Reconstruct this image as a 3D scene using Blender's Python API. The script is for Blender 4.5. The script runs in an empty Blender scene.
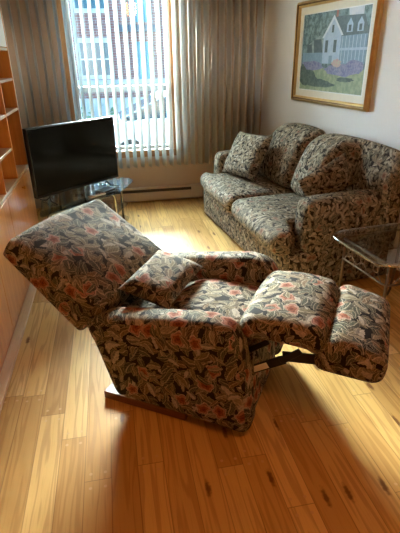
import bpy, bmesh, math, random
from math import sin, cos, pi, radians
from mathutils import Vector, Matrix
random.seed(7)
SC = bpy.context.scene
COL = SC.collection

# ------------------------------------------------------------------ helpers
def lerp(a, b, t): return a + (b - a) * t

class MB:
    """collects shapes, then becomes one mesh object"""
    def __init__(s): s.v = []; s.f = []; s.sm = []
    def add(s, verts, faces, smooth=True):
        o = len(s.v); s.v += [tuple(p) for p in verts]
        s.f += [tuple(i + o for i in f) for f in faces]; s.sm += [smooth] * len(faces); return s
    def box(s, lo, hi, warp=None):
        (x0, y0, z0), (x1, y1, z1) = lo, hi
        vs = [(x, y, z) for z in (z0, z1) for y in (y0, y1) for x in (x0, x1)]
        if warp: vs = [warp(Vector(p)) for p in vs]
        return s.add(vs, [(0, 2, 3, 1), (4, 5, 7, 6), (0, 1, 5, 4), (2, 6, 7, 3), (0, 4, 6, 2), (1, 3, 7, 5)], False)
    def soft(s, lo, hi, r=.03, n=12, bulge=(0, 0, 0), warp=None, corners=None):
        """rounded, optionally puffed box; corners = 8 points (x fastest, then y, then z) it is fitted to"""
        lo = Vector(lo); hi = Vector(hi); c = (lo + hi) / 2; h = (hi - lo) / 2
        rr = [min(r, h[i] * .999) for i in range(3)]
        verts = []; idx = {}; faces = []
        def pt(p):
            pos = [p[i] * h[i] for i in range(3)]
            q = [max(-(h[i] - rr[i]), min(h[i] - rr[i], pos[i])) for i in range(3)]
            d = Vector([(pos[i] - q[i]) / rr[i] for i in range(3)])
            if d.length > 1e-9: d.normalize()
            w = [q[i] + d[i] * rr[i] for i in range(3)]
            u = [w[i] / h[i] for i in range(3)]
            k = [bulge[i] * u[i] * max(0, 1 - u[(i + 1) % 3] ** 2) * max(0, 1 - u[(i + 2) % 3] ** 2) for i in range(3)]
            w = Vector([w[i] + k[i] for i in range(3)])
            if corners:
                t = [(w[i] / h[i] + 1) / 2 for i in range(3)]
                w = Vector((0, 0, 0))
                for j in range(8):
                    wt = (t[0] if j & 1 else 1 - t[0]) * (t[1] if j & 2 else 1 - t[1]) * (t[2] if j & 4 else 1 - t[2])
                    w += Vector(corners[j]) * wt
            else: w = w + c
            if warp: w = warp(w)
            return w
        def vid(p):
            key = tuple(round(x, 5) for x in p)
            if key not in idx: idx[key] = len(verts); verts.append(pt(p))
            return idx[key]
        g = []
        for i in range(n + 1):
            t = -1 + 2 * i / n; g.append(math.copysign(1 - (1 - abs(t)) ** 1.7, t))
        for ax in range(3):
            a, b = (ax + 1) % 3, (ax + 2) % 3
            for sg in (-1, 1):
                for i in range(n):
                    for j in range(n):
                        q = []
                        for (ii, jj) in ((i, j), (i + 1, j), (i + 1, j + 1), (i, j + 1)):
                            p = [0, 0, 0]; p[ax] = sg; p[a] = g[ii]; p[b] = g[jj]; q.append(vid(p))
                        faces.append(q if sg > 0 else q[::-1])
        return s.add(verts, faces)
    def tube(s, pts, r, n=10, closed=False):
        pts = [Vector(p) for p in pts]; m = len(pts); rings = []
        T = []
        for i in range(m):
            a = pts[i - 1] if (i or closed) else pts[0]
            b = pts[(i + 1) % m] if (i < m - 1 or closed) else pts[-1]
            T.append((b - a).normalized())
        N = T[0].orthogonal().normalized()
        vs = []
        for i in range(m):
            N = (N - T[i] * N.dot(T[i])).normalized(); Bn = T[i].cross(N)
            ri = r[i] if isinstance(r, (list, tuple)) else r
            for k in range(n): vs.append(pts[i] + (N * cos(2 * pi * k / n) + Bn * sin(2 * pi * k / n)) * ri)
        fs = []
        for i in range(m if closed else m - 1):
            j = (i + 1) % m
            for k in range(n):
                l = (k + 1) % n; fs.append((i * n + k, i * n + l, j * n + l, j * n + k))
        if not closed: fs += [tuple(range(n))[::-1], tuple((m - 1) * n + k for k in range(n))]
        return s.add(vs, fs)
    def lathe(s, prof, n=24, at=(0, 0, 0), axis='Z'):
        vs = []; fs = []
        for (r, z) in prof:
            for k in range(n):
                p = Vector((r * cos(2 * pi * k / n), r * sin(2 * pi * k / n), z))
                if axis == 'X': p = Vector((p.z, p.x, p.y))
                if axis == 'Y': p = Vector((p.x, p.z, p.y))
                vs.append(p + Vector(at))
        for i in range(len(prof) - 1):
            for k in range(n):
                l = (k + 1) % n; fs.append((i * n + k, i * n + l, (i + 1) * n + l, (i + 1) * n + k))
        fs += [tuple(range(n))[::-1], tuple((len(prof) - 1) * n + k for k in range(n))]
        return s.add(vs, fs)
    def prism(s, poly, ext, smooth=False):
        """poly: 3D points of one cap, ext: vector to the other cap"""
        e = Vector(ext); n = len(poly); P = [Vector(p) for p in poly]
        return s.add(P + [p + e for p in P], [tuple(range(n))[::-1], tuple(range(n, 2 * n))] +
                     [(i, (i + 1) % n, n + (i + 1) % n, n + i) for i in range(n)], smooth)
    def build(s, name, mat, parent=None, bevel=0, bseg=2, shift=(0, 0, 0)):
        me = bpy.data.meshes.new(name); sh = Vector(shift)
        me.from_pydata([tuple(Vector(p) - sh) for p in s.v], [], s.f)
        for p, q in zip(me.polygons, s.sm): p.use_smooth = q
        bm = bmesh.new(); bm.from_mesh(me); bmesh.ops.recalc_face_normals(bm, faces=bm.faces)
        if bevel:
            bmesh.ops.bevel(bm, geom=[e for e in bm.edges if len(e.link_faces) == 2 and e.calc_face_angle(0) > .6], offset=bevel, segments=bseg, affect='EDGES', profile=.5)
        uvl = bm.loops.layers.uv.new('UVMap')
        for f in bm.faces:
            nn = f.normal; ax = max(range(3), key=lambda i: abs(nn[i]) * (1.0, .98, 1.02)[i])
            for l in f.loops:
                c = l.vert.co
                l[uvl].uv = ((c.y, c.z + .37), (c.x, c.z), (c.x + .21, c.y))[ax]
        bm.to_mesh(me); bm.free(); me.update()
        o = bpy.data.objects.new(name, me); COL.objects.link(o)
        me.materials.append(mat)
        if parent is not None: o.parent = parent
        return o

def tag(o, label=None, cat=None, group=None, kind=None):
    if label: o['label'] = label
    if cat: o['category'] = cat
    if group: o['group'] = group
    if kind: o['kind'] = kind
    return o
def empty(name, loc, rz=0, label=None, cat=None, group=None):
    o = bpy.data.objects.new(name, None); COL.objects.link(o); o.empty_display_size = .1
    o.location = loc; o.rotation_euler = (0, 0, rz)
    return tag(o, label, cat, group)
def copy_tree(o, parent=None):
    c = o.copy(); COL.objects.link(c)
    if parent is not None: c.parent = parent
    for ch in list(o.children): copy_tree(ch, c)
    return c

# ------------------------------------------------------------------ materials
class NT:
    def __init__(s, name):
        s.m = bpy.data.materials.new(name); s.m.use_nodes = True; s.t = s.m.node_tree; s.t.nodes.clear()
        s.out = s.n('ShaderNodeOutputMaterial')
    def n(s, typ, **kw):
        o = s.t.nodes.new(typ)
        for k, v in kw.items(): setattr(o, k, v)
        return o
    def l(s, a, b): s.t.links.new(a, b)
    def put(s, sock, v):
        if v is None: return
        if hasattr(v, 'is_output') or isinstance(v, bpy.types.NodeSocket): s.l(v, sock)
        else:
            if isinstance(v, (tuple, list)) and len(v) == 3 and sock.type == 'RGBA': v = (*v, 1)
            sock.default_value = v
    def math(s, op, a, b=None, c=None, clamp=False):
        o = s.n('ShaderNodeMath', operation=op, use_clamp=clamp)
        for i, v in enumerate((a, b, c)): s.put(o.inputs[i], v)
        return o.outputs[0]
    def vm(s, op, a, b=None):
        o = s.n('ShaderNodeVectorMath', operation=op)
        s.put(o.inputs[0], a)
        if b is not None:
            if op == 'SCALE': s.put(o.inputs['Scale'], b)
            else: s.put(o.inputs[1], b)
        return o.outputs[1] if op == 'LENGTH' else o.outputs[0]
    def mix(s, f, a, b, blend='MIX'):
        o = s.n('ShaderNodeMix', data_type='RGBA', blend_type=blend)
        s.put(o.inputs[0], f); s.put(o.inputs[6], a); s.put(o.inputs[7], b); return o.outputs[2]
    def ramp(s, f, stops, interp='LINEAR'):
        o = s.n('ShaderNodeValToRGB'); o.color_ramp.interpolation = interp
        e = o.color_ramp.elements
        while len(e) < len(stops): e.new(.5)
        for el, (p, c) in zip(e, stops): el.position = p; el.color = (*c, 1)
        s.put(o.inputs[0], f); return o.outputs[0]
    def step(s, v, a, b):
        o = s.n('ShaderNodeMapRange', interpolation_type='SMOOTHSTEP', clamp=True)
        s.put(o.inputs[0], v); o.inputs[1].default_value = a; o.inputs[2].default_value = b; return o.outputs[0]
    def noise(s, vec, scale, detail=3, rough=.5, color=False):
        o = s.n('ShaderNodeTexNoise'); s.put(o.inputs['Vector'], vec)
        o.inputs['Scale'].default_value = scale; o.inputs['Detail'].default_value = detail; o.inputs['Roughness'].default_value = rough
        return o.outputs[1] if color else o.outputs[0]
    def sep(s, v):
        o = s.n('ShaderNodeSeparateXYZ'); s.put(o.inputs[0], v); return o.outputs
    def comb(s, x, y, z=0.):
        o = s.n('ShaderNodeCombineXYZ')
        for i, v in enumerate((x, y, z)): s.put(o.inputs[i], v)
        return o.outputs[0]
    def bsdf(s, col, rough=.5, metal=0, spec=.5, height=None, bump=.2, dist=.01, **kw):
        b = s.n('ShaderNodeBsdfPrincipled')
        s.put(b.inputs['Base Color'], col); s.put(b.inputs['Roughness'], rough); s.put(b.inputs['Metallic'], metal)
        s.put(b.inputs['Specular IOR Level'], spec)
        for k, v in kw.items(): s.put(b.inputs[k.replace('_', ' ')], v)
        if height is not None:
            bp = s.n('ShaderNodeBump'); bp.inputs['Strength'].default_value = bump; bp.inputs['Distance'].default_value = dist
            s.l(height, bp.inputs['Height']); s.l(bp.outputs[0], b.inputs['Normal'])
        s.l(b.outputs[0], s.out.inputs[0]); return b
    def obj(s): return s.n('ShaderNodeTexCoord').outputs['Object']
    def uv(s): return s.n('ShaderNodeTexCoord').outputs['UV']

def plain(name, col, rough=.5, metal=0, var=.06, scale=30, spec=.5, **kw):
    t = NT(name); c = t.obj(); nz = t.noise(c, scale, 3)
    col2 = t.mix(nz, tuple(x * (1 - var) for x in col), tuple(min(1, x * (1 + var)) for x in col))
    t.bsdf(col2, rough, metal, spec, **kw); return t.m

def fabric(name, scale, leaf_stops, base, flower, cream, fl_amount):
    """tapestry upholstery: leaves with veins and pale outlines, rose blossoms, on a dark ground"""
    t = NT(name); uv = t.uv()
    wz = t.noise(uv, 14, 2, .5, True)
    uvw = t.vm('ADD', uv, t.vm('SCALE', t.vm('SUBTRACT', wz, (.5, .5, .5)), .035))
    col = t.mix(t.noise(uv, 40, 3), base, tuple(x * 2.2 for x in base))
    def cells(sc, off):
        p = t.vm('ADD', t.vm('SCALE', uvw, sc), off)
        v = t.n('ShaderNodeTexVoronoi', voronoi_dimensions='2D', feature='F1')
        t.l(p, v.inputs['Vector']); v.inputs['Scale'].default_value = 1; v.inputs['Randomness'].default_value = .85
        loc = t.vm('SUBTRACT', p, v.outputs['Position'])
        return loc, t.sep(v.outputs['Color'])
    def leaves(col, sc, off, w=.24, L=.62, thr=None):
        loc, rnd = cells(sc, off)
        r = t.n('ShaderNodeVectorRotate', rotation_type='Z_AXIS'); t.l(loc, r.inputs['Vector'])
        t.l(t.math('MULTIPLY', rnd[0], 6.283), r.inputs['Angle'])
        u, v, _ = t.sep(r.outputs[0])
        v = t.math('ADD', v, t.math('MULTIPLY', t.math('MULTIPLY', u, u), .55))
        un = t.math('DIVIDE', u, L)
        edge = t.math('MULTIPLY', t.math('SUBTRACT', 1., t.math('MULTIPLY', un, un)), w)
        edge = t.math('ADD', edge, t.math('MULTIPLY', t.math('SINE', t.math('MULTIPLY', u, 26.)), .022))
        d = t.math('SUBTRACT', edge, t.math('ABSOLUTE', v))
        mask = t.step(d, 0., .03)
        if thr is not None: mask = t.math('MULTIPLY', mask, t.math('GREATER_THAN', rnd[1], thr))
        lc = t.ramp(rnd[2], leaf_stops, 'CONSTANT')
        side = t.step(t.math('ADD', v, t.math('MULTIPLY', t.math('SINE', t.math('MULTIPLY', u, 19.)), .02)), -.02, .13)
        lc = t.mix(t.math('MULTIPLY', side, .6), lc, tuple(x * 1.2 for x in base))
        stripes = t.step(t.math('SINE', t.math('MULTIPLY', t.math('ADD', u, t.math('MULTIPLY', t.math('ABSOLUTE', v), 1.3)), 38.)), .2, .9)
        lc = t.mix(t.math('MULTIPLY', stripes, .22), lc, cream)
        vein = t.math('SUBTRACT', 1., t.step(t.math('ABSOLUTE', v), .012, .035))
        rim = t.math('SUBTRACT', 1., t.step(d, .02, .05))
        lc = t.mix(t.math('MULTIPLY', t.math('MAXIMUM', vein, rim), .55), lc, cream)
        return t.mix(mask, col, lc)
    def roses(col, sc, off, thr):
        loc, rnd = cells(sc, off)
        x, y, _ = t.sep(loc); r = t.vm('LENGTH', loc)
        th = t.math('ARCTAN2', y, x); th5 = t.math('ADD', t.math('MULTIPLY', th, 5.), t.math('MULTIPLY', rnd[0], 6.28))
        R = t.math('ADD', .33, t.math('MULTIPLY', t.math('COSINE', th5), .045))
        rn = t.math('DIVIDE', r, R)
        mask = t.math('MULTIPLY', t.math('SUBTRACT', 1., t.step(rn, .93, 1.0)), t.math('GREATER_THAN', rnd[1], thr))
        fc = t.ramp(rn, flower)
        ring = t.math('SINE', t.math('ADD', t.math('MULTIPLY', rn, 17.), t.math('MULTIPLY', t.math('SINE', t.math('MULTIPLY', th5, .6)), 1.6)))
        fc = t.mix(t.math('MULTIPLY', t.step(ring, .3, .95), .55), fc, tuple(c * .35 for c in flower[0][1]))
        fc = t.mix(t.math('MULTIPLY', t.step(rn, .84, .93), .5), fc, cream)
        return t.mix(mask, col, fc)
    col = leaves(col, scale * 1.2, (3.1, 7.7, 0), .3, .66); col = leaves(col, scale * .9, (41.1, 3.7, 0), .29, .64); col = leaves(col, scale * .72, (13.4, 1.2, 0), .30, .62, .25)
    col = roses(col, scale * .55, (5.3, 2.1, 0), 1 - fl_amount)
    col = leaves(col, scale * 1.0, (23.9, 11.3, 0), .25, .58, .5)
    col = t.mix(t.math('MULTIPLY', t.step(t.noise(uv, 95, 4, .7), .42, .72), .5), col, tuple(x * .9 for x in base))
    weave = t.n('ShaderNodeTexNoise'); t.l(uv, weave.inputs[0]); weave.inputs['Scale'].default_value = 420; weave.inputs['Detail'].default_value = 1
    t.bsdf(col, .85, 0, .12, height=weave.outputs[0], bump=.3, dist=.002)
    return t.m

M = {}
M['tapestry'] = fabric('floral tapestry', 17.5,
    [(0, (.145, .108, .058)), (.2, (.22, .17, .11)), (.38, (.062, .064, .042)), (.55, (.36, .30, .235)), (.70, (.16, .095, .052)), (.83, (.05, .052, .042))],
    (.012, .009, .007), [(0, (.13, .026, .012)), (.4, (.27, .085, .042)), (.75, (.40, .195, .135)), (1, (.42, .27, .21))], (.56, .45, .31), .5)
M['sofa_tapestry'] = fabric('leaf tapestry', 25,  # finer leaf pattern; whitening from window light is in the paler colours
    [(0, (.23, .18, .115)), (.2, (.34, .275, .19)), (.38, (.115, .105, .07)), (.55, (.41, .345, .255)), (.72, (.25, .175, .105)), (.86, (.10, .092, .066))],
    (.018, .014, .010), [(0, (.12, .04, .022)), (.4, (.25, .13, .08)), (.75, (.34, .22, .155)), (1, (.33, .24, .17))], (.47, .385, .27), .2)

def floor_mat():
    t = NT('oak plank floor'); c = t.obj(); x, y, _ = t.sep(c)
    W = .105
    xs = t.math('DIVIDE', t.math('ADD', x, 50.0), W); ix = t.math('FLOOR', xs); fx = t.math('FRACT', xs)
    wn = t.n('ShaderNodeTexWhiteNoise', noise_dimensions='1D'); t.l(ix, wn.inputs['W'])
    ys = t.math('ADD', t.math('DIVIDE', y, .95), t.math('MULTIPLY', wn.outputs[0], 7.3)); iy = t.math('FLOOR', ys); fy = t.math('FRACT', ys)
    w2 = t.n('ShaderNodeTexWhiteNoise', noise_dimensions='2D'); t.l(t.comb(ix, iy), w2.inputs['Vector'])
    rc = t.sep(w2.outputs['Color'])
    g = t.comb(t.math('ADD', t.math('MULTIPLY', x, 1.), t.math('MULTIPLY', rc[0], 17.)), t.math('MULTIPLY', y, .055), t.math('MULTIPLY', rc[1], 9.))
    n1 = t.noise(g, 17, 2, .5)
    rings = t.math('SINE', t.math('MULTIPLY', n1, 40.))
    fine = t.noise(t.comb(t.math('MULTIPLY', x, 1.), t.math('MULTIPLY', y, .03), rc[2]), 260, 2)
    base = t.ramp(rc[2], [(0, (.46, .25, .072)), (.3, (.62, .37, .12)), (.6, (.72, .45, .16)), (.85, (.52, .285, .082)), (1, (.80, .55, .235))])
    col = t.mix(t.math('MULTIPLY', t.step(rings, .1, 1.), .36), base, (.27, .115, .03))
    col = t.mix(t.math('MULTIPLY', t.step(fine, .5, .75), .16), col, (.28, .11, .026))
    # knots
    kp = t.comb(t.math('ADD', t.math('MULTIPLY', x, 9.), t.math('MULTIPLY', rc[0], 3.)), t.math('MULTIPLY', y, 2.6))
    v = t.n('ShaderNodeTexVoronoi', voronoi_dimensions='2D'); t.l(kp, v.inputs['Vector']); v.inputs['Scale'].default_value = 1.
    kr = t.sep(v.outputs['Color'])
    kd = t.math('ADD', v.outputs['Distance'], t.math('MULTIPLY', t.noise(c, 60, 2), .12))
    kn = t.math('MULTIPLY', t.math('SUBTRACT', 1., t.step(kd, .1, .2)), t.math('GREATER_THAN', kr[0], .8))
    col = t.mix(t.math('MULTIPLY', kn, .8), col, (.10, .03, .008))
    # seams
    ex = t.math('MINIMUM', fx, t.math('SUBTRACT', 1., fx)); ey = t.math('MINIMUM', fy, t.math('SUBTRACT', 1., fy))
    seam = t.math('MAXIMUM', t.math('SUBTRACT', 1., t.step(ex, .006, .022)), t.math('SUBTRACT', 1., t.step(ey, .0008, .0025)))
    col = t.mix(t.math('MULTIPLY', seam, .5), col, (.10, .038, .012))
    # pale pegs, two at each board end
    px = t.math('MULTIPLY', t.math('SUBTRACT', t.math('ABSOLUTE', t.math('SUBTRACT', fx, .5)), .27), W)
    py = t.math('MULTIPLY', t.math('SUBTRACT', ey, .035), .95)
    pd = t.math('SQRT', t.math('ADD', t.math('MULTIPLY', px, px), t.math('MULTIPLY', py, py)))
    peg = t.math('SUBTRACT', 1., t.step(pd, .0055, .0075))
    col = t.mix(t.math('MULTIPLY', peg, .8), col, (.62, .38, .17))
    h = t.math('SUBTRACT', t.math('MULTIPLY', fine, .15), seam)
    ro = t.math('ADD', .40, t.math('MULTIPLY', t.noise(c, 9, 3), .12))
    t.bsdf(col, ro, 0, .11, height=h, bump=.2, dist=.002); return t.m
M['floor'] = floor_mat()

def wood(name, a, b, rough=.35, axis='Z', scale=9, coat=.2):
    t = NT(name); c = t.obj(); x, y, z = t.sep(c)
    if axis == 'Z': g = t.comb(x, y, t.math('MULTIPLY', z, .07))
    elif axis == 'Y': g = t.comb(x, t.math('MULTIPLY', y, .07), z)
    else: g = t.comb(t.math('MULTIPLY', x, .07), y, z)
    n1 = t.noise(g, scale, 4); r = t.math('SINE', t.math('MULTIPLY', n1, 40.))
    f = t.noise(g, scale * 18, 2)
    col = t.mix(t.math('ADD', t.math('MULTIPLY', r, .22), .4), a, b)
    col = t.mix(t.math('MULTIPLY', t.step(f, .5, .8), .35), col, tuple(k * .6 for k in a))
    t.bsdf(col, rough, 0, .5, Coat_Weight=coat, Coat_Roughness=.15); return t.m
M['cab'] = wood('honey pine', (.60, .245, .055), (.76, .36, .10), .35, 'Z', 6, .12)
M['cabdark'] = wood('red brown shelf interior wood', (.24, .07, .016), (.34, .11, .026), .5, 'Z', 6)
M['shelf'] = wood('window lit shelf wood', (.62, .42, .24), (.70, .50, .30), .35, 'Y', 6)  # window light on shelf tops and kick strip baked into paler wood
M['trim'] = wood('window oak trim', (.30, .135, .045), (.38, .19, .068), .4, 'Z', 7)
M['darkwood'] = wood('brown chair base wood', (.13, .04, .013), (.2, .065, .02), .4, 'X', 9)
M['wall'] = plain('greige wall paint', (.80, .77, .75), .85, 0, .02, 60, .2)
M['wallback'] = plain('wall paint in warm shade', (.52, .41, .31), .85, 0, .03, 60, .2)  # same paint as the other walls, with dim warm bounce in its colour
M['panel'] = wood('dark bounce damping wood', (.16, .065, .02), (.22, .09, .03), .5, 'Z', 5)  # unseen wall given dark wood to cut neutral bounced light
M['ceil'] = plain('beige ceiling paint', (.55, .46, .36), .9, 0, .02)
M['white_lam'] = plain('white laminate', (.72, .72, .72), .4)
M['sash'] = plain('window sash in backlit shade', (.24, .29, .33), .5)  # backlit shade put into the sash colour
M['heater'] = plain('almond enamelled steel', (.56, .47, .37), .4)
M['slot'] = plain('dark heater slot', (.05, .04, .03), .7)
M['black'] = plain('black plastic', (.008, .008, .009), .45)
M['screen'] = plain('black glossy screen', (.003, .0035, .004), .16, 0, .02, 5, .4)
M['bezel'] = plain('dark grey bezel', (.02, .021, .023), .35)
M['chrome'] = plain('dark chrome', (.30, .30, .31), .25, 1)
M['iron'] = plain('dark bronze metal', (.20, .155, .11), .38, .9)
M['scroll'] = plain('pale bronze wire', (.55, .42, .28), .4, .6)
M['linkmetal'] = plain('black painted steel', (.018, .016, .014), .5, .3)
M['sticker'] = plain('paper sticker', (.9, .89, .86), .6)
M['brass'] = plain('brass knob', (.62, .33, .10), .3, .9)
M['gold'] = plain('antique gold leaf', (.62, .41, .15), .4, .5, .25, 18)
M['golddark'] = plain('dark gold groove', (.16, .085, .025), .45, .6, .25, 18)
M['mat'] = plain('cream picture mat', (.76, .71, .60), .8)
M['devsheen'] = plain('plastic with blue sheen', (.22, .33, .45), .25)  # dark box whose bluish reflection is put into the plastic colour
M['lampglass'] = plain('frosted fill lamp shade', (.8, .75, .65), .5)

def glass(name, tint=(.9, .97, 1), ior=1.45, fac=.1):
    """thin clear pane: lets light straight through and keeps a fresnel reflection"""
    t = NT(name); tr = t.n('ShaderNodeBsdfTransparent'); tr.inputs[0].default_value = (*tint, 1)
    gl = t.n('ShaderNodeBsdfGlossy'); gl.inputs['Roughness'].default_value = .03
    ge = t.n('ShaderNodeNewGeometry'); dp = t.n('ShaderNodeVectorMath', operation='DOT_PRODUCT'); t.l(ge.outputs['Normal'], dp.inputs[0]); t.l(ge.outputs['Incoming'], dp.inputs[1])
    k = t.math('SUBTRACT', 1., t.math('ABSOLUTE', dp.outputs['Value'])); f0 = ((ior - 1) / (ior + 1)) ** 2
    mx = t.n('ShaderNodeMixShader'); t.l(t.math('ADD', t.math('MULTIPLY', t.math('POWER', k, 5.), 1 - f0), f0 + fac, clamp=True), mx.inputs[0])
    t.l(tr.outputs[0], mx.inputs[1]); t.l(gl.outputs[0], mx.inputs[2]); t.l(mx.outputs[0], t.out.inputs[0]); return t.m
M['pane'] = glass('window pane glass', (.80, .925, 1), 1.45, 0)  # blue tint added to cool the incoming daylight
M['tglass'] = glass('smoked table glass', (.86, .88, .88), 1.5, .04)
M['sglass'] = glass('stand glass', (.66, .74, .76), 1.5, .05)

def vane_mat():
    t = NT('cream vane fabric')
    d = t.n('ShaderNodeBsdfDiffuse'); d.inputs[0].default_value = (.86, .78, .67, 1)
    tl = t.n('ShaderNodeBsdfTranslucent'); tl.inputs[0].default_value = (.30, .42, .49, 1)  # sky blue worked into the transmitted colour of the cream cloth
    mx = t.n('ShaderNodeMixShader'); mx.inputs[0].default_value = .42
    t.l(d.outputs[0], mx.inputs[1]); t.l(tl.outputs[0], mx.inputs[2]); t.l(mx.outputs[0], t.out.inputs[0]); return t.m
M['vane'] = vane_mat()

def brick_mat():
    t = NT('street brick'); c = t.obj(); x, y, z = t.sep(c)
    b = t.n('ShaderNodeTexBrick'); t.l(t.comb(x, z), b.inputs['Vector'])
    b.inputs['Scale'].default_value = 1; b.inputs['Brick Width'].default_value = .22; b.inputs['Row Height'].default_value = .075; b.inputs['Mortar Size'].default_value = .008
    b.inputs['Color1'].default_value = (.25, .10, .085, 1); b.inputs['Color2'].default_value = (.33, .15, .13, 1); b.inputs['Mortar'].default_value = (.36, .33, .31, 1)
    t.bsdf(b.outputs[0], .9, 0, .2); return t.m
M['brick'] = brick_mat()
M['stone'] = plain('pale stone', (.55, .55, .54), .8)
M['extglass'] = plain('dark teal window glass', (.05, .12, .15), .15)
M['extdoor'] = plain('blue green painted door', (.10, .28, .33), .5)
M['extdark'] = plain('dark slate awning', (.07, .09, .12), .6)
M['snow'] = plain('pale concrete street', (.15, .16, .17), .9, 0, .15, 3)
M['carpaint'] = plain('white car paint', (.7, .7, .7), .3)
M['carglass'] = plain('car window glass', (.03, .05, .065), .1)
M['tyre'] = plain('tyre rubber', (.02, .02, .02), .8)
M['shrub'] = plain('shrub leaves', (.14, .22, .12), .8, 0, .4, 20)

# ------------------------------------------------------------------ camera
cd = bpy.data.cameras.new('camera'); cam = bpy.data.objects.new('camera', cd); COL.objects.link(cam)
yaw, pit, rol = radians(10.604), radians(25.114), radians(-.879)
f = Vector((sin(yaw) * cos(pit), cos(yaw) * cos(pit), -sin(pit)))
r0 = Vector((cos(yaw), -sin(yaw), 0)); u0 = r0.cross(f)
r = r0 * cos(rol) + u0 * sin(rol); u = -r0 * sin(rol) + u0 * cos(rol)
cam.matrix_world = Matrix(((r.x, u.x, -f.x, 0), (r.y, u.y, -f.y, 0), (r.z, u.z, -f.z, 1.5), (0, 0, 0, 1)))
cd.sensor_fit = 'VERTICAL'; cd.sensor_height = 24; cd.lens = 24 * 448.1 / 533; cd.clip_start = .05; cd.clip_end = 200
SC.camera = cam

# ------------------------------------------------------------------ room shell
YW = 5.03; XL = -1.02; CZ = 2.6; YF = -2.4
DA = radians(6.6); C0 = Vector((1.662, YW, 0))
RV = Vector((sin(DA), -cos(DA), 0)); RN = Vector((-cos(DA), -sin(DA), 0))   # along the right wall / into the room
def RW(a, n, z): return C0 + RV * a + RN * n + Vector((0, 0, z))
WX0, WX1, WZ0, WZ1 = -.345, .675, .565, 2.42
def struct(o): return tag(o, kind='structure')
xr = C0.x + (YW - YF) * math.tan(DA)
struct(MB().prism([(XL - .15, YF - .15, -.12), (xr + .2, YF - .15, -.12), (C0.x + .15, YW + .17, -.12), (XL - .15, YW + .17, -.12)], (0, 0, .12)).build('floor', M['floor']))
struct(MB().prism([(XL - .15, YF - .15, CZ), (xr + .2, YF - .15, CZ), (C0.x + .15, YW + .17, CZ), (XL - .15, YW + .17, CZ)], (0, 0, .1)).build('ceiling', M['ceil']))
m = MB()
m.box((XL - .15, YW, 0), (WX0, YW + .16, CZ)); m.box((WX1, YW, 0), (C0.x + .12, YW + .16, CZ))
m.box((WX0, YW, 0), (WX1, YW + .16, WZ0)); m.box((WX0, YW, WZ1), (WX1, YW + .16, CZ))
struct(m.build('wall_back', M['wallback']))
e = RV * ((YW - YF) / cos(DA))
struct(MB().prism([C0, C0 + e, C0 + e - RN * .12, C0 - RN * .12], (0, 0, CZ)).build('wall_right', M['wall']))
struct(MB().box((XL - .12, YF, 0), (XL, YW, CZ)).build('wall_left', M['wall']))
struct(MB().box((XL - .12, YF - .12, 0), (xr + .15, YF, CZ)).build('wall_front', M['panel']))
bb = MB().prism([RW(.01, 0, 0), RW(7.0, 0, 0), RW(7.0, .015, 0), RW(.01, .015, 0)], (0, 0, .09)).build('baseboard_right', M['trim']); struct(bb)
struct(MB().box((.99, YW - .015, 0), (C0.x - .03, YW, .09)).build('baseboard_back', M['trim']))

# window: oak casing, sash, mullion, panes
w = empty('window_1', (0, 0, 0)); struct(w)
m = MB()
m.box((WX0 - .045, YW - .018, WZ0 - .05), (WX0 + .012, YW, WZ1 + .05)); m.box((WX1 - .012, YW - .018, WZ0 - .05), (WX1 + .045, YW, WZ1 + .05))
m.box((WX0 - .045, YW - .018, WZ1), (WX1 + .045, YW, WZ1 + .06)); m.box((WX0 - .06, YW - .04, WZ0 - .012), (WX1 + .06, YW, WZ0 + .02)); m.box((WX0 - .03, YW - .016, WZ0 - .06), (WX1 + .03, YW, WZ0 - .012))
m.build('casing', M['trim'], w, .003)
m = MB()
m.box((WX0, YW + .002, WZ0), (WX0 + .018, YW + .15, WZ1)); m.box((WX1 - .018, YW + .002, WZ0), (WX1, YW + .15, WZ1)); m.box((WX0, YW + .002, WZ0), (WX1, YW + .15, WZ0 + .018)); m.box((WX0, YW + .002, WZ1 - .018), (WX1, YW + .15, WZ1))
m.build('jamb', M['trim'], w)
m = MB()
for (a, b) in ((WX0 + .02, WX0 + .055), (WX1 - .055, WX1 - .02)): m.box((a, YW + .07, WZ0 + .02), (b, YW + .12, WZ1 - .02))
m.box((WX0 + .055, YW + .07, WZ0 + .02), (WX1 - .055, YW + .12, WZ0 + .05)); m.box((WX0 + .055, YW + .07, WZ1 - .05), (WX1 - .055, YW + .12, WZ1 - .02))
m.box((WX0 + .055, YW + .07, 1.175), (WX1 - .055, YW + .12, 1.235))
m.build('sash', M['sash'], w, .003)
MB().box((WX0 + .055, YW + .093, 1.235), (WX1 - .055, YW + .097, WZ1 - .05)).build('upper_pane', M['pane'], w)
MB().box((WX0 + .055, YW + .093, WZ0 + .05), (WX1 - .055, YW + .097, 1.175)).build('lower_pane', M['pane'], w)

# ------------------------------------------------------------------ vertical blind
bl = empty('vertical_blind', (.3, YW - .1, CZ), 0, 'tall cream vertical blind with open slats across the window wall', 'blind')
ZB = .415
MB().box((-1.28, -.025, -.06), (1.29, .025, -.0)).build('headrail', M['white_lam'], bl, .004)
def vane_mesh():
    mb = MB(); n = 6; W = .089; prof = []
    for i in range(n + 1):
        t = i / n - .5; prof.append((t * W, .006 * (1 - 4 * t * t)))
    h0, h1 = ZB - CZ, -.065
    vs = []; th = .0009
    for z in (h0, h1):
        for (a, b) in prof: vs += [(a, b, z), (a, b - th, z)]
    k = 2 * (n + 1); fs = []
    for i in range(n):
        a = 2 * i
        fs += [(a, a + 2, k + a + 2, k + a), (a + 1, k + a + 1, k + a + 3, a + 3), (a, a + 1, a + 3, a + 2), (k + a, k + a + 2, k + a + 3, k + a + 1)]
    fs += [(0, k, k + 1, 1), (2 * n, 2 * n + 1, k + 2 * n + 1, k + 2 * n)]
    return mb.add(vs, fs)
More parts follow.
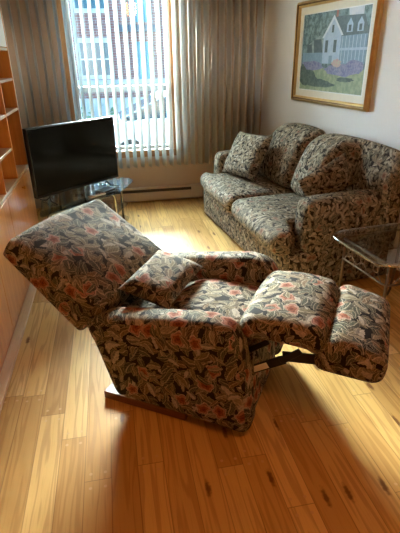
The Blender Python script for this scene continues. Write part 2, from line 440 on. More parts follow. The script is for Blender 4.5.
v0 = vane_mesh().build('vane', M['vane'], bl)
VP = .0795
for i in range(33):
    o = v0 if i == 0 else v0.copy()
    if i: COL.objects.link(o)
    o.location = (-1.265 + i * VP, 0, 0); o.rotation_euler = (0, 0, radians(90 + 24 + random.uniform(-.9, .9)))

# ------------------------------------------------------------------ baseboard heater
h = empty('baseboard_heater', (.26, YW, 0), 0, 'long almond electric baseboard heater on the wall under the window', 'heater')
m = MB(); m.box((-.75, -.012, .02), (.70, -.002, .168)); m.box((-.75, -.062, .15), (.70, -.012, .168)); m.box((-.75, -.062, .022), (.70, -.012, .034)); m.build('housing', M['heater'], h, .003)
m = MB(); m.box((-.72, -.066, .036), (.585, -.056, .118)); m.build('front_panel', M['heater'], h, .003)
MB().box((-.72, -.05, .036), (.585, -.014, .148)).build('slot', M['slot'], h)
MB().box((.587, -.066, .022), (.705, -.0125, .17)).build('end_cap', M['heater'], h, .004)
MB().box((-.755, -.066, .022), (-.722, -.0125, .17)).build('end_cap', M['heater'], h, .004)
# thermostat beside the blind
t_ = empty('wall_thermostat', (1.634, YW, .985), 0, 'small beige control on the back wall right of the blind', 'thermostat')
MB().box((-.018, -.022, -.05), (.018, -.001, .05)).build('cover', M['heater'], t_, .004)
MB().lathe([(.008, -.030), (.009, -.022)], 16, (0, 0, -.025), 'Y').build('dial', M['white_lam'], t_)

# ------------------------------------------------------------------ built-in bookcase on the left
FX = -.674; Y1 = 3.79; Y0 = .95
bk = empty('bookcase', (-.85, 2.4, 0), 0, 'honey pine wall bookcase with open shelves over cupboard doors', 'bookcase')
sh = (-.85, 2.4, 0); XB = -.985
def bpart(mb, name, mat, bevel=.0015, parent=None): return mb.build(name, mat, parent or bk, bevel, 1, sh)
bpart(MB().box((XB, Y1 - .02, 0), (FX, Y1, 2.5)), 'side_panel', M['cab'])
bpart(MB().box((XB, Y0, 0), (FX, Y0 + .02, 2.5)), 'side_panel', M['cab'])
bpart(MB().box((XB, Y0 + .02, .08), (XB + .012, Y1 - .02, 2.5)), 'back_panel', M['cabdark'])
ys = [Y1 - .02, 3.31, 2.895, 2.405, 1.92, 1.43, Y0 + .02]
for y in ys[1:-1]: bpart(MB().box((XB + .014, y - .0085, .742), (FX, y + .0085, 2.48)), 'divider', M['cab'])
bpart(MB().box((XB + .014, Y0 + .02, .722), (FX, Y1 - .02, .741)), 'counter_shelf', M['shelf'])
bpart(MB().box((XB + .014, Y0 + .02, .075), (FX - .022, Y1 - .02, .092)), 'bottom_shelf', M['cab'])
for i in range(6):
    a, b = ys[i + 1] + .009, ys[i] - .009
    zs = [1.171, 1.377, 1.575] if i % 2 == 0 else [.955, 1.171, 1.377, 1.575]
    for z in zs: bpart(MB().box((XB + .014, a, z - .018), (FX - .001, b, z)), 'shelf', M['shelf'])
    # upper cupboard doors
    bpart(MB().box((FX - .018, a, 1.58), (FX - .001, b, 2.48)), 'upper_door', M['white_lam'])
bpart(MB().box((XB + .014, Y0 + .02, 2.482), (FX, Y1 - .02, 2.5)), 'top_panel', M['cab'])
bpart(MB().box((XB + .05, Y0 + .02, 0), (FX - .012, Y1 - .02, .073)), 'plinth', M['cab'])
bpart(MB().box((FX - .011, Y0 + .02, 0), (FX + .045, Y1 - .0, .022)), 'kick_strip', M['shelf'], .004)
dy = [Y1 - .003, 2.895, 2.405, 1.92, 1.43, Y0 + .02]
for i in range(5):
    d = bpart(MB().box((FX - .02, dy[i + 1] + .002, .082), (FX, dy[i] - .002, .716)), 'door', M['cab'], .003)
    ky = 3.382 if i == 0 else dy[i + 1] + (.06 if i % 2 else dy[i] - dy[i + 1] - .06)
    k = MB().lathe([(.007, 0), (.006, .010), (.012, .016), (.0135, .022), (.010, .027), (.003, .029)], 18, (FX, ky, .655), 'X').build('knob', M['brass'], d, 0, 2, sh)

# ------------------------------------------------------------------ television on its glass stand
TA = math.atan2(.60, .66); TC = Vector((-.305, 3.94, 0))
tv = empty('television', TC + Vector((0, 0, .432)), TA, 'black flat screen television standing on the glass stand', 'television')
TW, Z0, Z1 = .885, .058, .598
MB().box((-TW / 2, .004, Z0), (TW / 2, .035, Z1)).build('back_shell', M['black'], tv, .006)
m = MB(); b = .011
m.box((-TW / 2, -.012, Z0), (TW / 2, .0035, Z0 + .018)); m.box((-TW / 2, -.012, Z1 - b), (TW / 2, .0035, Z1)); m.box((-TW / 2, -.012, Z0 + .018), (-TW / 2 + b, .0035, Z1 - b)); m.box((TW / 2 - b, -.012, Z0 + .018), (TW / 2, .0035, Z1 - b))
m.build('bezel', M['bezel'], tv, .002)
MB().box((-TW / 2 + b, -.008, Z0 + .018), (TW / 2 - b, .003, Z1 - b)).build('screen', M['screen'], tv)
for sx in (-1, 1):
    x = sx * .31
    MB().tube([(x, .012, Z0 + .01), (x, .012, .04), (x + sx * .012, -.02, .012), (x + sx * .03, -.115, .006)], [.007, .007, .006, .006], 8).tube([(x, .012, .04), (x + sx * .012, .05, .012), (x + sx * .02, .125, .006)], .006, 8).build('foot', M['black'], tv)

st = empty('tv_stand', TC, TA, 'low corner stand with clear glass top, chrome rail and dark glass shelf', 'stand')
def rpoly(pts, r, n=5):
    out = []; P = [Vector(p) for p in pts]
    for i, p in enumerate(P):
        a = (P[i - 1] - p).normalized(); b = (P[(i + 1) % len(P)] - p).normalized()
        for k in range(n + 1):
            t = k / n; q0 = p + a * r; q2 = p + b * r
            out.append(q0 * (1 - t) ** 2 + p * 2 * t * (1 - t) + q2 * t * t)
    return out
gp = [(-.60, -.25), (.22, -.245), (.605, -.045), (.63, .10), (.36, .40), (-.04, .40), (-.33, .11)]
MB().prism([(p.x, p.y, .422) for p in rpoly(gp, .05)], (0, 0, .009)).build('glass_top', M['sglass'], st)
gl = [(x * .86 + .01, y * .86 + .01) for x, y in gp]
MB().prism([(p.x, p.y, .215) for p in rpoly(gl, .05)], (0, 0, .008)).build('glass_shelf', M['tglass'], st)
MB().prism([(p.x, p.y, .06) for p in rpoly(gl, .05)], (0, 0, .012)).build('base_shelf', M['tglass'], st)
def bent(pts, r=.03):
    return [p for p in rpoly_open(pts, r)]
def rpoly_open(pts, r, n=5):
    P = [Vector(p) for p in pts]; out = [P[0]]
    for i in range(1, len(P) - 1):
        p = P[i]; a = (P[i - 1] - p).normalized(); b = (P[i + 1] - p).normalized()
        for k in range(n + 1):
            t = k / n; out.append((p + a * r) * (1 - t) ** 2 + p * 2 * t * (1 - t) + (p + b * r) * t * t)
    return out + [P[-1]]
MB().tube(rpoly_open([(-.50, -.2, 0), (-.50, -.2, .41), (.20, -.2, .41), (.20, -.2, 0)], .04), .011, 10).build('front_frame', M['chrome'], st)
MB().tube(rpoly_open([(.44, -.03, 0), (.44, -.03, .41), (.27, .30, .41), (.27, .30, 0)], .04), .011, 10).build('side_frame', M['chrome'], st)
MB().tube(rpoly_open([(-.3, .06, 0), (-.3, .06, .41), (.0, .33, .41), (.0, .33, 0)], .04), .011, 10).build('side_frame', M['chrome'], st)
def on_stand(x, y): return TC + Matrix.Rotation(TA, 3, 'Z') @ Vector((x, y, .4315))
bx = empty('cable_box', on_stand(.16, -.13), TA + .1, 'small flat box with a painted blue sheen on the glass under the television', 'cable box')
MB().box((-.085, -.05, 0), (.085, .05, .026)).build('case', M['devsheen'], bx, .005)
MB().box((-.07, -.0515, .007), (.07, -.0502, .019)).build('front_strip', M['black'], bx)
rm = empty('remote_control', on_stand(.02, -.18), TA - .05, 'slim pale remote control lying at the front of the glass top', 'remote')
MB().soft((-.085, -.02, 0), (.085, .02, .017), .007, 6).build('body', M['white_lam'], rm)
for i in range(4): MB().lathe([(.005, .017), (.0045, .0195)], 10, (-.06 + i * .03, 0, 0)).build('button', M['black'], rm)

# ------------------------------------------------------------------ sofa
so = empty('sofa', RW(1.44, .45, 0), 0, 'two seat floral sofa against the right wall under the picture', 'sofa')
so.rotation_euler = (0, 0, math.atan2(RV.y, RV.x))          # local x = along the wall towards the viewer, local -y = ... into the room
Ri = Matrix.Rotation(-so.rotation_euler.z, 3, 'Z')
sgn = -1 if (Ri @ RN).y < 0 else 1
def SL(a, n, z): return Vector((a - 1.44, sgn * (n - .45), z))
def sb(a0, a1, n0, n1, z0, z1, r, bulge=(0, 0, 0), n=12, warp=None):
    """a soft box in sofa coordinates; warp works on (along, out, z)"""
    def w(p):
        if warp: p = warp(p)
        return SL(p.x, p.y, p.z)
    return MB().soft((a0, n0, z0), (a1, n1, z1), r, n, bulge, w)
S = M['sofa_tapestry']
A0, A1, AS = .53, 2.40, 1.50
sb(A0, A1, .06, .865, .02, .30, .03, (0, .0, 0)).build('base', S, so)
def framew(p):
    p = p.copy(); k = max(0, min(1, (p.x - 1.3) / .5)); k = k * k * (3 - 2 * k)
    if p.z > .5: p.z = .5 + (p.z - .5) * (1 + .35 * k)
    if p.y > .15: p.y = .15 + (p.y - .15) * (1 - .62 * k * max(0, min(1, (p.x - 1.55) / .4)))
    return p
sb(A0 + .01, A1 + .06, .05, .30, .28, .74, .07, n=18, warp=framew).build('back_frame', S, so)
def arm(a0, a1):
    def w(p):
        k = (p.z - .3) / .34
        p = p.copy(); p.y -= max(0, k) * .01
        return p
    return sb(a0, a1, .07, .755, .28, .648, .055, (.012, .012, .012), 16, w)
arm(A0, A0 + .19).build('arm', S, so); arm(A1 - .19, A1).build('arm', S, so)
def seat(a0, a1, far):
    def w(p):
        # T cushion: wider in front of the arm
        p = p.copy(); p.y -= max(0, min(1, (p.y - .5) / .3)) * .085 * (1 - (p.x - .53) / 1.88); front = max(0, min(1, (p.y - .80) / .03))
        if far and p.x < .735: p.x = lerp(max(p.x, .735 - .0) if False else .735 - (.735 - p.x) * 0.02, p.x, front)
        if not far and p.x > 2.195: p.x = lerp(2.195 + (p.x - 2.195) * .02, p.x, front)
        return p
    return sb(a0, a1, .30, .985, .292, .455, .07, (0, .02, .028), 22, w)
seat(A0, AS - .003, True).build('seat_cushion', S, so); seat(AS + .003, A1 + .01, False).build('seat_cushion', S, so)
def backc(a0, a1, thin=9.):
    def w(p):
        p = p.copy(); k = max(0, (p.z - .46) / .46)
        p.y -= k * .16 - .02 * sin(pi * k)
        q_ = max(0, min(1, (p.x - thin) / .10)); p.y = .13 + (p.y - .13) * (1 - .74 * q_ * q_ * (3 - 2 * q_))
        p.x += (p.z - .46) * .10
        return p
    return sb(a0, a1, .20, .46, .46, .93, .105, (.0, .03, .022), 26, w)
backc(.86, AS - .0).build('back_cushion', S, so); backc(AS + .002, 2.44, 1.90).build('back_cushion', S, so)

# throw pillows
def pillow(mb, W, H, T, n=14):
    vs = []; fs = []; top = {}
    for s_ in (1, -1):
        for i in range(n + 1):
            for j in range(n + 1):
                a = -1 + 2 * i / n; b = -1 + 2 * j / n
                k = (max(0, 1 - a ** 4) * max(0, 1 - b ** 4)) ** .55
                pin = 1 - .06 * (1 - (1 - a * a) * (1 - b * b)) + .0
                x = a * W / 2 * (1 - .07 * (1 - a * a) * 0 - .06 * (1 - b * b) * abs(a)); y = b * H / 2 * (1 - .06 * (1 - a * a) * abs(b))
                if s_ == -1 and (i in (0, n) or j in (0, n)): top[(s_, i, j)] = top[(1, i, j)]; continue
                top[(s_, i, j)] = len(vs); vs.append((x, y, s_ * T / 2 * k))
        for i in range(n):
            for j in range(n):
                q = (top[(s_, i, j)], top[(s_, i + 1, j)], top[(s_, i + 1, j + 1)], top[(s_, i, j + 1)])
                fs.append(q if s_ > 0 else q[::-1])
    return mb.add(vs, fs)
def place_pillow(name, W, H, T, center, xdir, ydir, label, mat, group=None):
    X = Vector(xdir).normalized(); Y = Vector(ydir); Y = (Y - X * Y.dot(X)).normalized(); Z = X.cross(Y)
    o = pillow(MB(), W, H, T).build(name, mat)
    o.matrix_world = Matrix(((X.x, Y.x, Z.x, center[0]), (X.y, Y.y, Z.y, center[1]), (X.z, Y.z, Z.z, center[2]), (0, 0, 0, 1)))
    return tag(o, label, 'pillow', group)
# far pillow leans in the far corner of the sofa
P1 = [RW(.75, .54, .83), RW(1.26, .45, .865), RW(1.20, .64, .52), RW(.77, .74, .51)]
c = sum(P1, Vector()) / 4
place_pillow('throw_pillow', .52, .42, .13, c, (P1[1] - P1[0]) + (P1[2] - P1[3]), (P1[0] - P1[3]) + (P1[1] - P1[2]), 'square leaf patterned pillow propped at the far end of the sofa', S)
e1 = RN * .90 + Vector((0, 0, -.43)); e2 = RN * -.43 + Vector((0, 0, -.90))
place_pillow('throw_pillow', .40, .26, .10, RW(2.105, .325, .887) + e1 * .20 + e2 * .13, e1, -e2, 'small pillow wedged between the near arm and back of the sofa', S)

# ------------------------------------------------------------------ recliner
RA = radians(-33); RO = Vector((.8387 * -.7 + .5446 * 1.72, -.5446 * -.7 + .8387 * 1.72, 0))
rc = empty('recliner', RO, RA, 'floral recliner armchair tilted back with its footrest raised', 'recliner')
OFF = (-.7, 1.72, 0)
T = M['tapestry']
def rp(mb, name, mat, parent=None): return mb.build(name, mat, parent or rc, 0, 2, OFF)
def bodyw(p):
    """shear the upright box of the body into its rocked-back outline: p.x 0..1 back to front, p.z 0..1"""
    z = max(0, p.z)
    bx_ = lerp(-1.008, -1.14, min(1, z * 1.0)); fx_ = lerp(-.355, -.42, z ** 1.6)
    x = lerp(bx_, fx_, p.x)
    t_x = min(1, max(0, p.x)); zt = .457 + .11 * min(1, t_x / .95) - .06 * max(0, (t_x - .78) / .22) ** 2
    return Vector((x, p.y, lerp(.055 - .04 * max(0, p.x - .45), zt, z)))
def rarm(b0, b1, dz):
    mb = MB()
    def w(p):
        q = bodyw(Vector((p.x / .70, p.y, p.z / .5)))
        roll = max(0, (p.z / .5 - .70) / .30)
        q.y += (q.y - (b0 + b1) / 2) * .10 * sin(pi * min(1, roll)); q.z += dz * max(0, p.z / .5)
        return q
    return mb.soft((0, b0, 0), (.70, b1, .5), .052, 22, (.0, .006, .01), w)
rp(rarm(1.365, 1.52, 0), 'arm', T); rp(rarm(1.945, 2.10, .035), 'arm', T)
rp(MB().soft((0, 1.522, 0), (.06, 1.943, .36), .02, 8, (0, 0, 0), lambda p: bodyw(Vector((p.x / .7, p.y, p.z / .5)))), 'rear_panel', T)
rp(MB().soft((0, 1.522, 0), (.05, 1.943, .30), .02, 8, (0, 0, 0), lambda p: bodyw(Vector(((p.x + .63) / .7, p.y, p.z / .5)))), 'front_panel', T)
# timber rocker base
m = MB()
m.box((-1.09, 1.40, 0), (-.66, 1.445, .042)); m.box((-1.09, 1.995, 0), (-.66, 2.04, .042)); m.box((-1.09, 1.445, .004), (-1.03, 1.995, .038)); m.box((-.73, 1.445, .004), (-.67, 1.995, .038))
o = m.build('base_rails', M['darkwood'], rc, .004, 2, OFF)
# seat, leg rest, foot rest
rp(MB().soft((-1.13, 1.523, .36), (-.40, 1.942, .48), .05, 16, (0, 0, .022), lambda p: Vector((p.x, p.y, p.z - .055 * max(0, min(1, (-.72 - p.x) / .15))))), 'seat_cushion', T)
def padw(p):
    p = p.copy(); k = (p.x + .45) / .35
    p.z += .015 * sin(pi * k); 
    if k > .8 and p.z < .50: p.z -= .045 * (k - .8) / .2 * min(1, (.50 - p.z) / .05)
    return p
rp(MB().soft((-.45, 1.465, .445), (-.105, 1.995, .545), .055, 18, (.012, .0, .02), padw), 'leg_rest', T)
fc_ = []
for z in (0, 1):
    for y in (1.465, 2.015):
        for x in (0, 1):
            fc_.append((((-.150, y, .378), (.118, y, .368))[x] if z == 0 else ((-.098, y, .532), (.130, y, .475))[x]))
rp(MB().soft((-.11, -.27, -.07), (.11, .27, .07), .042, 18, (.004, .0, .022), None, fc_), 'foot_rest', T)
# linkage
for b in (1.56, 1.88):
    m = MB()
    def bar(p, q, wd=.030, y=b, th=.007):
        p = Vector((p[0], 0, p[1])); q = Vector((q[0], 0, q[1])); d = (q - p).normalized(); nn = Vector((-d.z, 0, d.x)) * wd / 2
        m.prism([p + nn + Vector((0, y, 0)), p - nn + Vector((0, y, 0)), q - nn + Vector((0, y, 0)), q + nn + Vector((0, y, 0))], (0, th, 0))
    bar((-.47, .20), (-.265, .335), .042); bar((-.275, .345), (-.125, .365), .05, b + .008); bar((-.28, .325), (-.20, .40), .03, b - .008); bar((-.14, .36), (-.02, .40), .03, b); bar((-.47, .30), (-.34, .40), .025, b + .01)
    lk = m.build('linkage', M['linkmetal'], rc, .002, 1, OFF)
    if b < 1.7:
        mm = MB(); p = Vector((-.405, b - .0012, .243)); d = Vector((.205, 0, .135)).normalized(); nn = Vector((-d.z, 0, d.x))
        mm.prism([p - nn * .014, p + d * .085 - nn * .014, p + d * .085 + nn * .014, p + nn * .014], (0, .001, 0)); s_ = mm.build('sticker', M['sticker'], lk, 0, 2, OFF); s_['label'] = 'white paper sticker on the black bar'
# backrest, wedge shaped, reclined
cor = []
for z in (0, 1):          # x: rear/front face, y: near/far, z: bottom/top
    for y, dz, dx in ((1.40, 0, 0), (2.06, .015, .04)):
        for x in (0, 1):
            if z == 0: q = (-1.19, y, .345) if x == 0 else (-1.03, y, .505)
            else: q = (-1.568 + dx, y, .69 + dz) if x == 0 else (-1.50 + dx, y, .772 + dz)
            cor.append(q)
rp(MB().soft((-.1, -.3, -.28), (.1, .3, .28), .024, 22, (.05, .0, .04), None, cor), 'backrest', T)
# lumbar pillow
a_ = Vector((.8387, -.5446, 0)); b_ = Vector((.5446, .8387, 0))
cpos = a_ * -.905 + b_ * 1.728 + Vector((0, 0, .537))
place_pillow('lumbar_pillow', .418, .26, .10, cpos, b_ + Vector((0, 0, .06)), a_ * -.97 + Vector((0, 0, .22)), 'small floral pillow lying on the recliner seat against its backrest', T)

# ------------------------------------------------------------------ glass side table beside the sofa
TT = empty('side_table', RW(2.80, .42, 0), so.rotation_euler.z, 'glass topped side table with scrolled metal base at the near end of the sofa', 'table')
def TL(a, n, z): return Vector((a - 2.80, sgn * (n - .42), z))
tp = rpoly([(2.57, .12), (3.12, .12), (3.12, .72), (2.57, .72)], .15, 9)
MB().prism([TL(p.x, p.y, .498) for p in tp], (0, 0, .010)).build('glass_top', M['tglass'], TT)
ring = [TL(p.x, p.y, .503) for p in tp]
MB().tube([TL(2.81 + (p.x - 2.81) * 1.006, .42 + (p.y - .42) * 1.006, .503) for p in tp], .0085, 8, True).build('glass_rim', glass('table edge glass', (.75, .8, .8), 1.5, .35), TT)
fr_ = rpoly([(2.63, .20), (3.06, .20), (3.06, .64), (2.63, .64)], .05, 5)
MB().tube([TL(p.x, p.y, .484) for p in fr_], .009, 8, True).build('top_frame', M['iron'], TT)
MB().tube([TL(p.x, p.y, .36) for p in fr_], .006, 8, True).build('lower_rail', M['iron'], TT)
for (a, n) in ((2.645, .215), (3.045, .215), (3.045, .625), (2.645, .625)):
    MB().tube([TL(a, n, .48), TL(a, n, .25), TL(a + (.012 if a > 2.8 else -.012), n, .06), TL(a + (.03 if a > 2.8 else -.03), n, .006)], [.009, .009, .008, .009], 8).build('leg', M['iron'], TT)
def motif(p0, p1):
    m = MB(); k = 3
    for i in range(k):
        q0 = lerp(Vector(p0), Vector(p1), i / k); q1 = lerp(Vector(p0), Vector(p1), (i + 1) / k); c = (q0 + q1) / 2; d = (q1 - q0)
        R_ = .021
        m.tube([c + d.normalized() * R_ * cos(t * pi / 8) + Vector((0, 0, R_ * sin(t * pi / 8))) for t in range(16)], .0035, 6, True)
        for sx in (-1, 1):
            for sz in (-1, 1):
                m.tube([c + d.normalized() * R_ * .75 * sx + Vector((0, 0, R_ * .75 * sz)), c + d * .49 * sx + Vector((0, 0, .058 * sz))], .0028, 6)
    return m
for (p0, p1) in (((2.67, .20), (3.02, .20)), ((2.67, .64), (3.02, .64)), ((2.63, .24), (2.63, .60)), ((3.06, .24), (3.06, .60))):
    motif(TL(*p0, .422), TL(*p1, .422)).build('scroll_panel', M['iron'], TT)

# ------------------------------------------------------------------ framed picture
pc = empty('framed_picture', RW(1.303, .0, 1.515), so.rotation_euler.z, 'gold framed print of a blue country house on the right wall', 'picture')
PW, PH = 1.145, .80
def PL(a, z, n): return Vector((a, sgn * n, z))
def frame_ring(w0, w1, n0, n1):
    m = MB(); a0, b0 = PW / 2 - w0, PH / 2 - w0; a1, b1 = PW / 2 - w1, PH / 2 - w1
    o = [(-a0, -b0), (a0, -b0), (a0, b0), (-a0, b0)]; i_ = [(-a1, -b1), (a1, -b1), (a1, b1), (-a1, b1)]
    for k in range(4):
        l = (k + 1) % 4
        vs = [PL(*o[k], .002), PL(*o[l], .002), PL(*i_[l], .002), PL(*i_[k], .002), PL(*o[k], n0), PL(*o[l], n0), PL(*i_[l], n1), PL(*i_[k], n1)]
        m.add(vs, [(0, 1, 2, 3), (4, 5, 6, 7), (0, 1, 5, 4), (1, 2, 6, 5), (2, 3, 7, 6), (3, 0, 4, 7)], False)
    return m
frame_ring(0, .018, .03, .046).build('outer_moulding', M['gold'], pc, .002)
frame_ring(.0182, .030, .038, .030).build('groove', M['golddark'], pc, .001)
frame_ring(.0302, .046, .034, .022).build('inner_moulding', M['gold'], pc, .0015)
frame_ring(.0462, .098, .014, .014).build('mat', M['mat'], pc)
frame_ring(.0985, .104, .0145, .0145).build('mat_bevel', M['white_lam'], pc)
def paint(name, a, b, sc):
    t = NT(name); c = t.obj(); t.bsdf(t.mix(t.step(t.noise(c, sc, 5, .7), .35, .65), a, b), .6, 0, .3); return t.m
pr = MB().box(tuple(PL(-PW / 2 + .103, -PH / 2 + .103, .005)), tuple(PL(PW / 2 - .103, PH / 2 - .103, .009))).build('print', paint('print trees', (.055, .10, .11), (.21, .31, .33), 22), pc)
IW, IH = PW - .206, PH - .206
cnt = [0]
def dab(poly, name, mat):
    cnt[0] += 1; n = .0092 + cnt[0] * .00012
    MB().prism([PL(-IW / 2 + u_ * IW, -IH / 2 + v_ * IH, n) for u_, v_ in poly], PL(0, 0, .0001)).build(name, mat, pr)
R4 = lambda u0, v0, u1, v1: [(u0, v0), (u1, v0), (u1, v1), (u0, v1)]
sky = paint('print sky', (.45, .53, .62), (.60, .63, .68), 9); wl = paint('print wall', (.33, .45, .60), (.42, .53, .66), 30); rf = paint('print roof', (.075, .115, .14), (.11, .16, .185), 40)
dk = paint('print dark', (.05, .085, .10), (.09, .13, .15), 60); sd = paint('print shade', (.17, .27, .38), (.22, .33, .44), 40); lw = paint('print lawn', (.20, .27, .17), (.33, .38, .24), 24); fl = paint('print flowers', (.12, .13, .28), (.27, .27, .40), 55); bush = paint('print bush', (.035, .065, .06), (.10, .15, .12), 40); red = paint('print chimney', (.30, .12, .10), (.36, .17, .14), 40); pk = paint('print blossom', (.5, .28, .32), (.42, .44, .36), 60)
dab([(.70, 1), (.90, 1), (.90, .9), (.86, .86), (.80, .82), (.72, .86)], 'sky', sky); dab([(.12, .42), (.32, .4), (.38, .62), (.30, .72), (.2, .66), (.1, .6)], 'haze', paint('print haze', (.17, .24, .25), (.30, .38, .38), 25))
dab(R4(0, 0, 1, .30), 'lawn', lw)
dab(R4(.02, .30, .37, .50), 'barn_wall', sd); dab([(.10, .50), (.19, .50), (.17, .61), (.09, .61)], 'barn_roof', dk); dab([(.22, .50), (.36, .50), (.33, .67), (.20, .67)], 'barn_roof', dk)
dab([(.62, .36), (.98, .36), (.98, .70), (.62, .70)], 'house_wall', sd)
dab([(.50, .93), (.92, .91), (1.0, .70), (.64, .69)], 'house_roof', rf); dab([(.37, .36), (.63, .36), (.63, .71), (.50, .93), (.36, .68)], 'gable', wl)
dab([(.50, .95), (.34, .68), (.37, .68), (.505, .90), (.63, .70), (.66, .70)], 'gable_trim', paint('print white', (.55, .62, .7), (.6, .67, .74), 30))
dab(R4(.53, .92, .56, 1), 'chimney', red)
for a in (.74, .88): dab([(a - .04, .73), (a + .04, .73), (a + .04, .82), (a, .89), (a - .04, .82)], 'dormer', wl); dab(R4(a - .018, .74, a + .018, .81), 'dormer_window', dk)
for a in (.42, .55): dab(R4(a - .022, .50, a + .022, .65), 'house_window', dk)
dab(R4(.485, .74, .515, .83), 'house_window', dk)
for i in range(7): dab(R4(.65 + i * .05, .37, .66 + i * .05, .69), 'porch_post', wl)
dab(R4(.62, .52, 1, .55), 'porch_rail', wl); dab([(.44, .36), (.56, .36), (.56, .48), (.50, .53), (.44, .48)], 'porch', wl); dab(R4(.475, .36, .525, .46), 'porch_door', sd)
def blob(cx, cy, rx, ry, n=18, j=.18):
    return [(min(.999, max(.001, cx + rx * (1 + random.uniform(-j, j)) * cos(2 * pi * k / n))), min(.999, max(.001, cy + ry * (1 + random.uniform(-j, j)) * sin(2 * pi * k / n)))) for k in range(n)]
for (x_, y_, a, b_2, mt) in ((.2, .33, .2, .06, fl), (.7, .29, .26, .08, fl), (.86, .32, .13, .08, fl), (.6, .37, .07, .05, pk), (.15, .16, .17, .10, bush), (.32, .10, .26, .055, bush), (.05, .25, .06, .10, bush), (.75, .17, .12, .03, bush)):
    dab(blob(x_, y_, a, b_2), 'flower_bed' if mt in (fl, pk) else 'garden_shrub', mt)

# ------------------------------------------------------------------ the street outside
G = -.75
struct(MB().box((-9, 5.6, G - .2), (12, 30, G)).build('ground', M['snow']))
bd = empty('building', (.5, 16, G), 0, 'brick house front across the street behind the blind', 'building')
bo = (.5, 16, G)
def ep(mb, name, mat, parent=None, bevel=0): return mb.build(name, mat, parent or bd, bevel, 1, bo)
ep(MB().box((-6, 16, G), (8, 16.4, 3.9)), 'brick_wall', M['brick'])
ep(MB().box((-6, 15.94, .72), (8, 16, .86)), 'stone_band', M['stone']); ep(MB().box((-6, 15.96, G), (8, 16, .30)), 'stone_base', M['stone'])
def ewin(x0, x1, z0, z1):
    f_ = MB(); o_ = [(x0 - .08, z0 - .12), (x1 + .08, z0 - .12), (x1 + .08, z1 + .14), (x0 - .08, z1 + .14)]; i_ = [(x0, z0), (x1, z0), (x1, z1), (x0, z1)]
    for k in range(4):
        l = (k + 1) % 4; yf = (15.90, 15.975, 15.93, 15.975)[k]
        f_.add([(p[0], y, p[1]) for y in (yf, 15.999) for p in (o_[k], o_[l], i_[l], i_[k])], [(0, 1, 2, 3), (4, 5, 6, 7), (0, 1, 5, 4), (1, 2, 6, 5), (2, 3, 7, 6), (3, 0, 4, 7)], False)
    f_ = ep(f_, 'window', M['stone'])
    ep(MB().box((x0, 15.96, z0), (x1, 15.99, z1)), 'pane', M['extglass'], f_)
    mm = MB(); xm = (x0 + x1) / 2; mm.box((xm - .02, 15.945, z0), (xm + .02, 15.959, z1)); mm.box((x0, 15.945, (z0 + z1) / 2 - .02), (xm - .02, 15.959, (z0 + z1) / 2 + .02)); mm.box((xm + .02, 15.945, (z0 + z1) / 2 - .02), (x1, 15.959, (z0 + z1) / 2 + .02))
    ep(mm, 'glazing_bar', M['stone'], f_)
for (a, b2, c2, d2) in ((-.72, .16, 1.0, 1.93), (-.72, .16, 2.86, 3.6), (-2.6, -1.7, 1.0, 1.93), (2.5, 3.4, 1.0, 1.93), (2.5, 3.4, 2.86, 3.6)): ewin(a, b2, c2, d2)
ep(MB().box((.98, 15.95, .86), (1.5, 15.99, 1.95)), 'door', M['extdoor']); ep(MB().box((.9, 15.95, 2.5), (1.45, 15.99, 3.5)), 'green_shutter', M['extdoor'])
ep(MB().box((.45, 15.5, 2.22), (1.75, 15.99, 2.40)), 'awning', M['extdark'])
# parked car
ca = empty('car', (1.75, 11, G), 0, 'white car parked in the street outside the window', 'car')
def cprof(pts, y0, y1): return MB().prism([(x, y0, z) for x, z in pts], (0, y1 - y0, 0))
cprof([(-2.2, .28), (2.2, .28), (2.24, .62), (2.1, .95), (1.3, 1.02), (-.9, 1.04), (-2.05, .93), (-2.24, .66)], -.85, .85).build('body', M['carpaint'], ca, .05, 3)
cprof([(-1.55, 1.03), (1.75, 1.01), (1.2, 1.40), (.3, 1.50), (-.6, 1.47)], -.74, .74).build('cabin_glass', M['carglass'], ca, .03, 2)
cprof([(-.75, 1.435), (1.32, 1.40), (1.2, 1.46), (.3, 1.53), (-.5, 1.52)], -.70, .70).build('roof', M['carpaint'], ca, .02, 2)
for x in (-.05, .95): cprof([(x, 1.03), (x + .06, 1.03), (x + .04, 1.45), (x - .02, 1.45)], -.755, .755).build('pillar', M['carpaint'], ca)
for x in (-1.35, 1.35):
    for y in (-.80, .80):
        MB().lathe([(.2, -.09), (.31, -.09), (.32, 0), (.31, .09), (.2, .09)], 24, (x, y, .32), 'Y').build('wheel', M['tyre'], ca)
# shrub row at the foot of the wall opposite
for i, x in enumerate((-.62, .02)):
    m = MB()
    for k in range(60):
        q = Vector((max(-.2, min(.2, random.gauss(0, .14))), max(-.2, min(.2, random.gauss(0, .12))), abs(random.gauss(.35, .22)))); a = random.uniform(0, 6.28); s_ = .12
        d = Vector((cos(a), sin(a), random.uniform(-.5, .8))) * s_; e_ = d.orthogonal().normalized() * s_ * .5
        m.add([q - d, q + e_, q + d, q - e_], [(0, 1, 2, 3)], False)
    m.tube([(0, 0, 0), (.02, .0, .35)], .03, 6)
    o = m.build('shrub', M['shrub']); o.location = (x, 15.2, G)
    tag(o, ('left one of two low green shrubs by the brick house', 'right one of two low green shrubs by the brick house')[i], 'shrub', 'shrubs across the street')

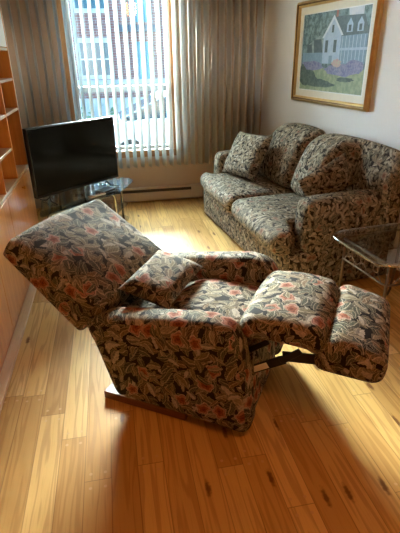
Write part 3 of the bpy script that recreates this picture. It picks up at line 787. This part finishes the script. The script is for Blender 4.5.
# ------------------------------------------------------------------ light
W = bpy.data.worlds.new('sky'); SC.world = W; W.use_nodes = True
nt = W.node_tree; bg = nt.nodes['Background']; bg.inputs[1].default_value = 1.0
# hazy sky: blue all round, with a broad bright glow on the side the sun stands on
tc = nt.nodes.new('ShaderNodeTexCoord'); dt = nt.nodes.new('ShaderNodeVectorMath'); dt.operation = 'DOT_PRODUCT'
gd = Vector((-.05, .96, .27)).normalized(); dt.inputs[1].default_value = gd; nt.links.new(tc.outputs['Generated'], dt.inputs[0])
mr = nt.nodes.new('ShaderNodeMapRange'); mr.interpolation_type = 'SMOOTHSTEP'; nt.links.new(dt.outputs['Value'], mr.inputs[0]); mr.inputs[1].default_value = .15; mr.inputs[2].default_value = 1.0
gm = nt.nodes.new('ShaderNodeMix'); gm.data_type = 'RGBA'; nt.links.new(mr.outputs[0], gm.inputs[0])
gm.inputs[6].default_value = (1.1, 1.9, 2.6, 1); gm.inputs[7].default_value = (44, 43.5, 41, 1)
nt.links.new(gm.outputs[2], bg.inputs[0])
sd_ = bpy.data.lights.new('hazy_sun', 'SUN'); sd_.energy = 112; sd_.angle = radians(28); sd_.color = (1, .88, .73)
so_ = bpy.data.objects.new('hazy_sun', sd_); COL.objects.link(so_); so_.rotation_euler = (radians(-72), 0, radians(1)); so_.location = (0, 20, 9)
# warm fill light added out of view, dressed with a ceiling rose
cl = empty('fill_lamp', (.6, .2, CZ), 0, 'unseen warm fill light added above the viewer', 'lamp')
MB().lathe([(.06, -.001), (.07, -.03), (.02, -.05), (.02, -.06)], 20).build('rose', M['brass'], cl)
ld = bpy.data.lights.new('fill_bulb', 'POINT'); ld.energy = 21; ld.color = (1, .34, .075); ld.shadow_soft_size = .14
lo_ = bpy.data.objects.new('fill_bulb', ld); COL.objects.link(lo_); lo_.parent = cl; lo_.location = (0, 0, -.25)

vs_ = SC.view_settings
vs_.view_transform = 'Standard'; vs_.look = 'None'; vs_.exposure = 0.38; vs_.gamma = 1; vs_.use_curve_mapping = False
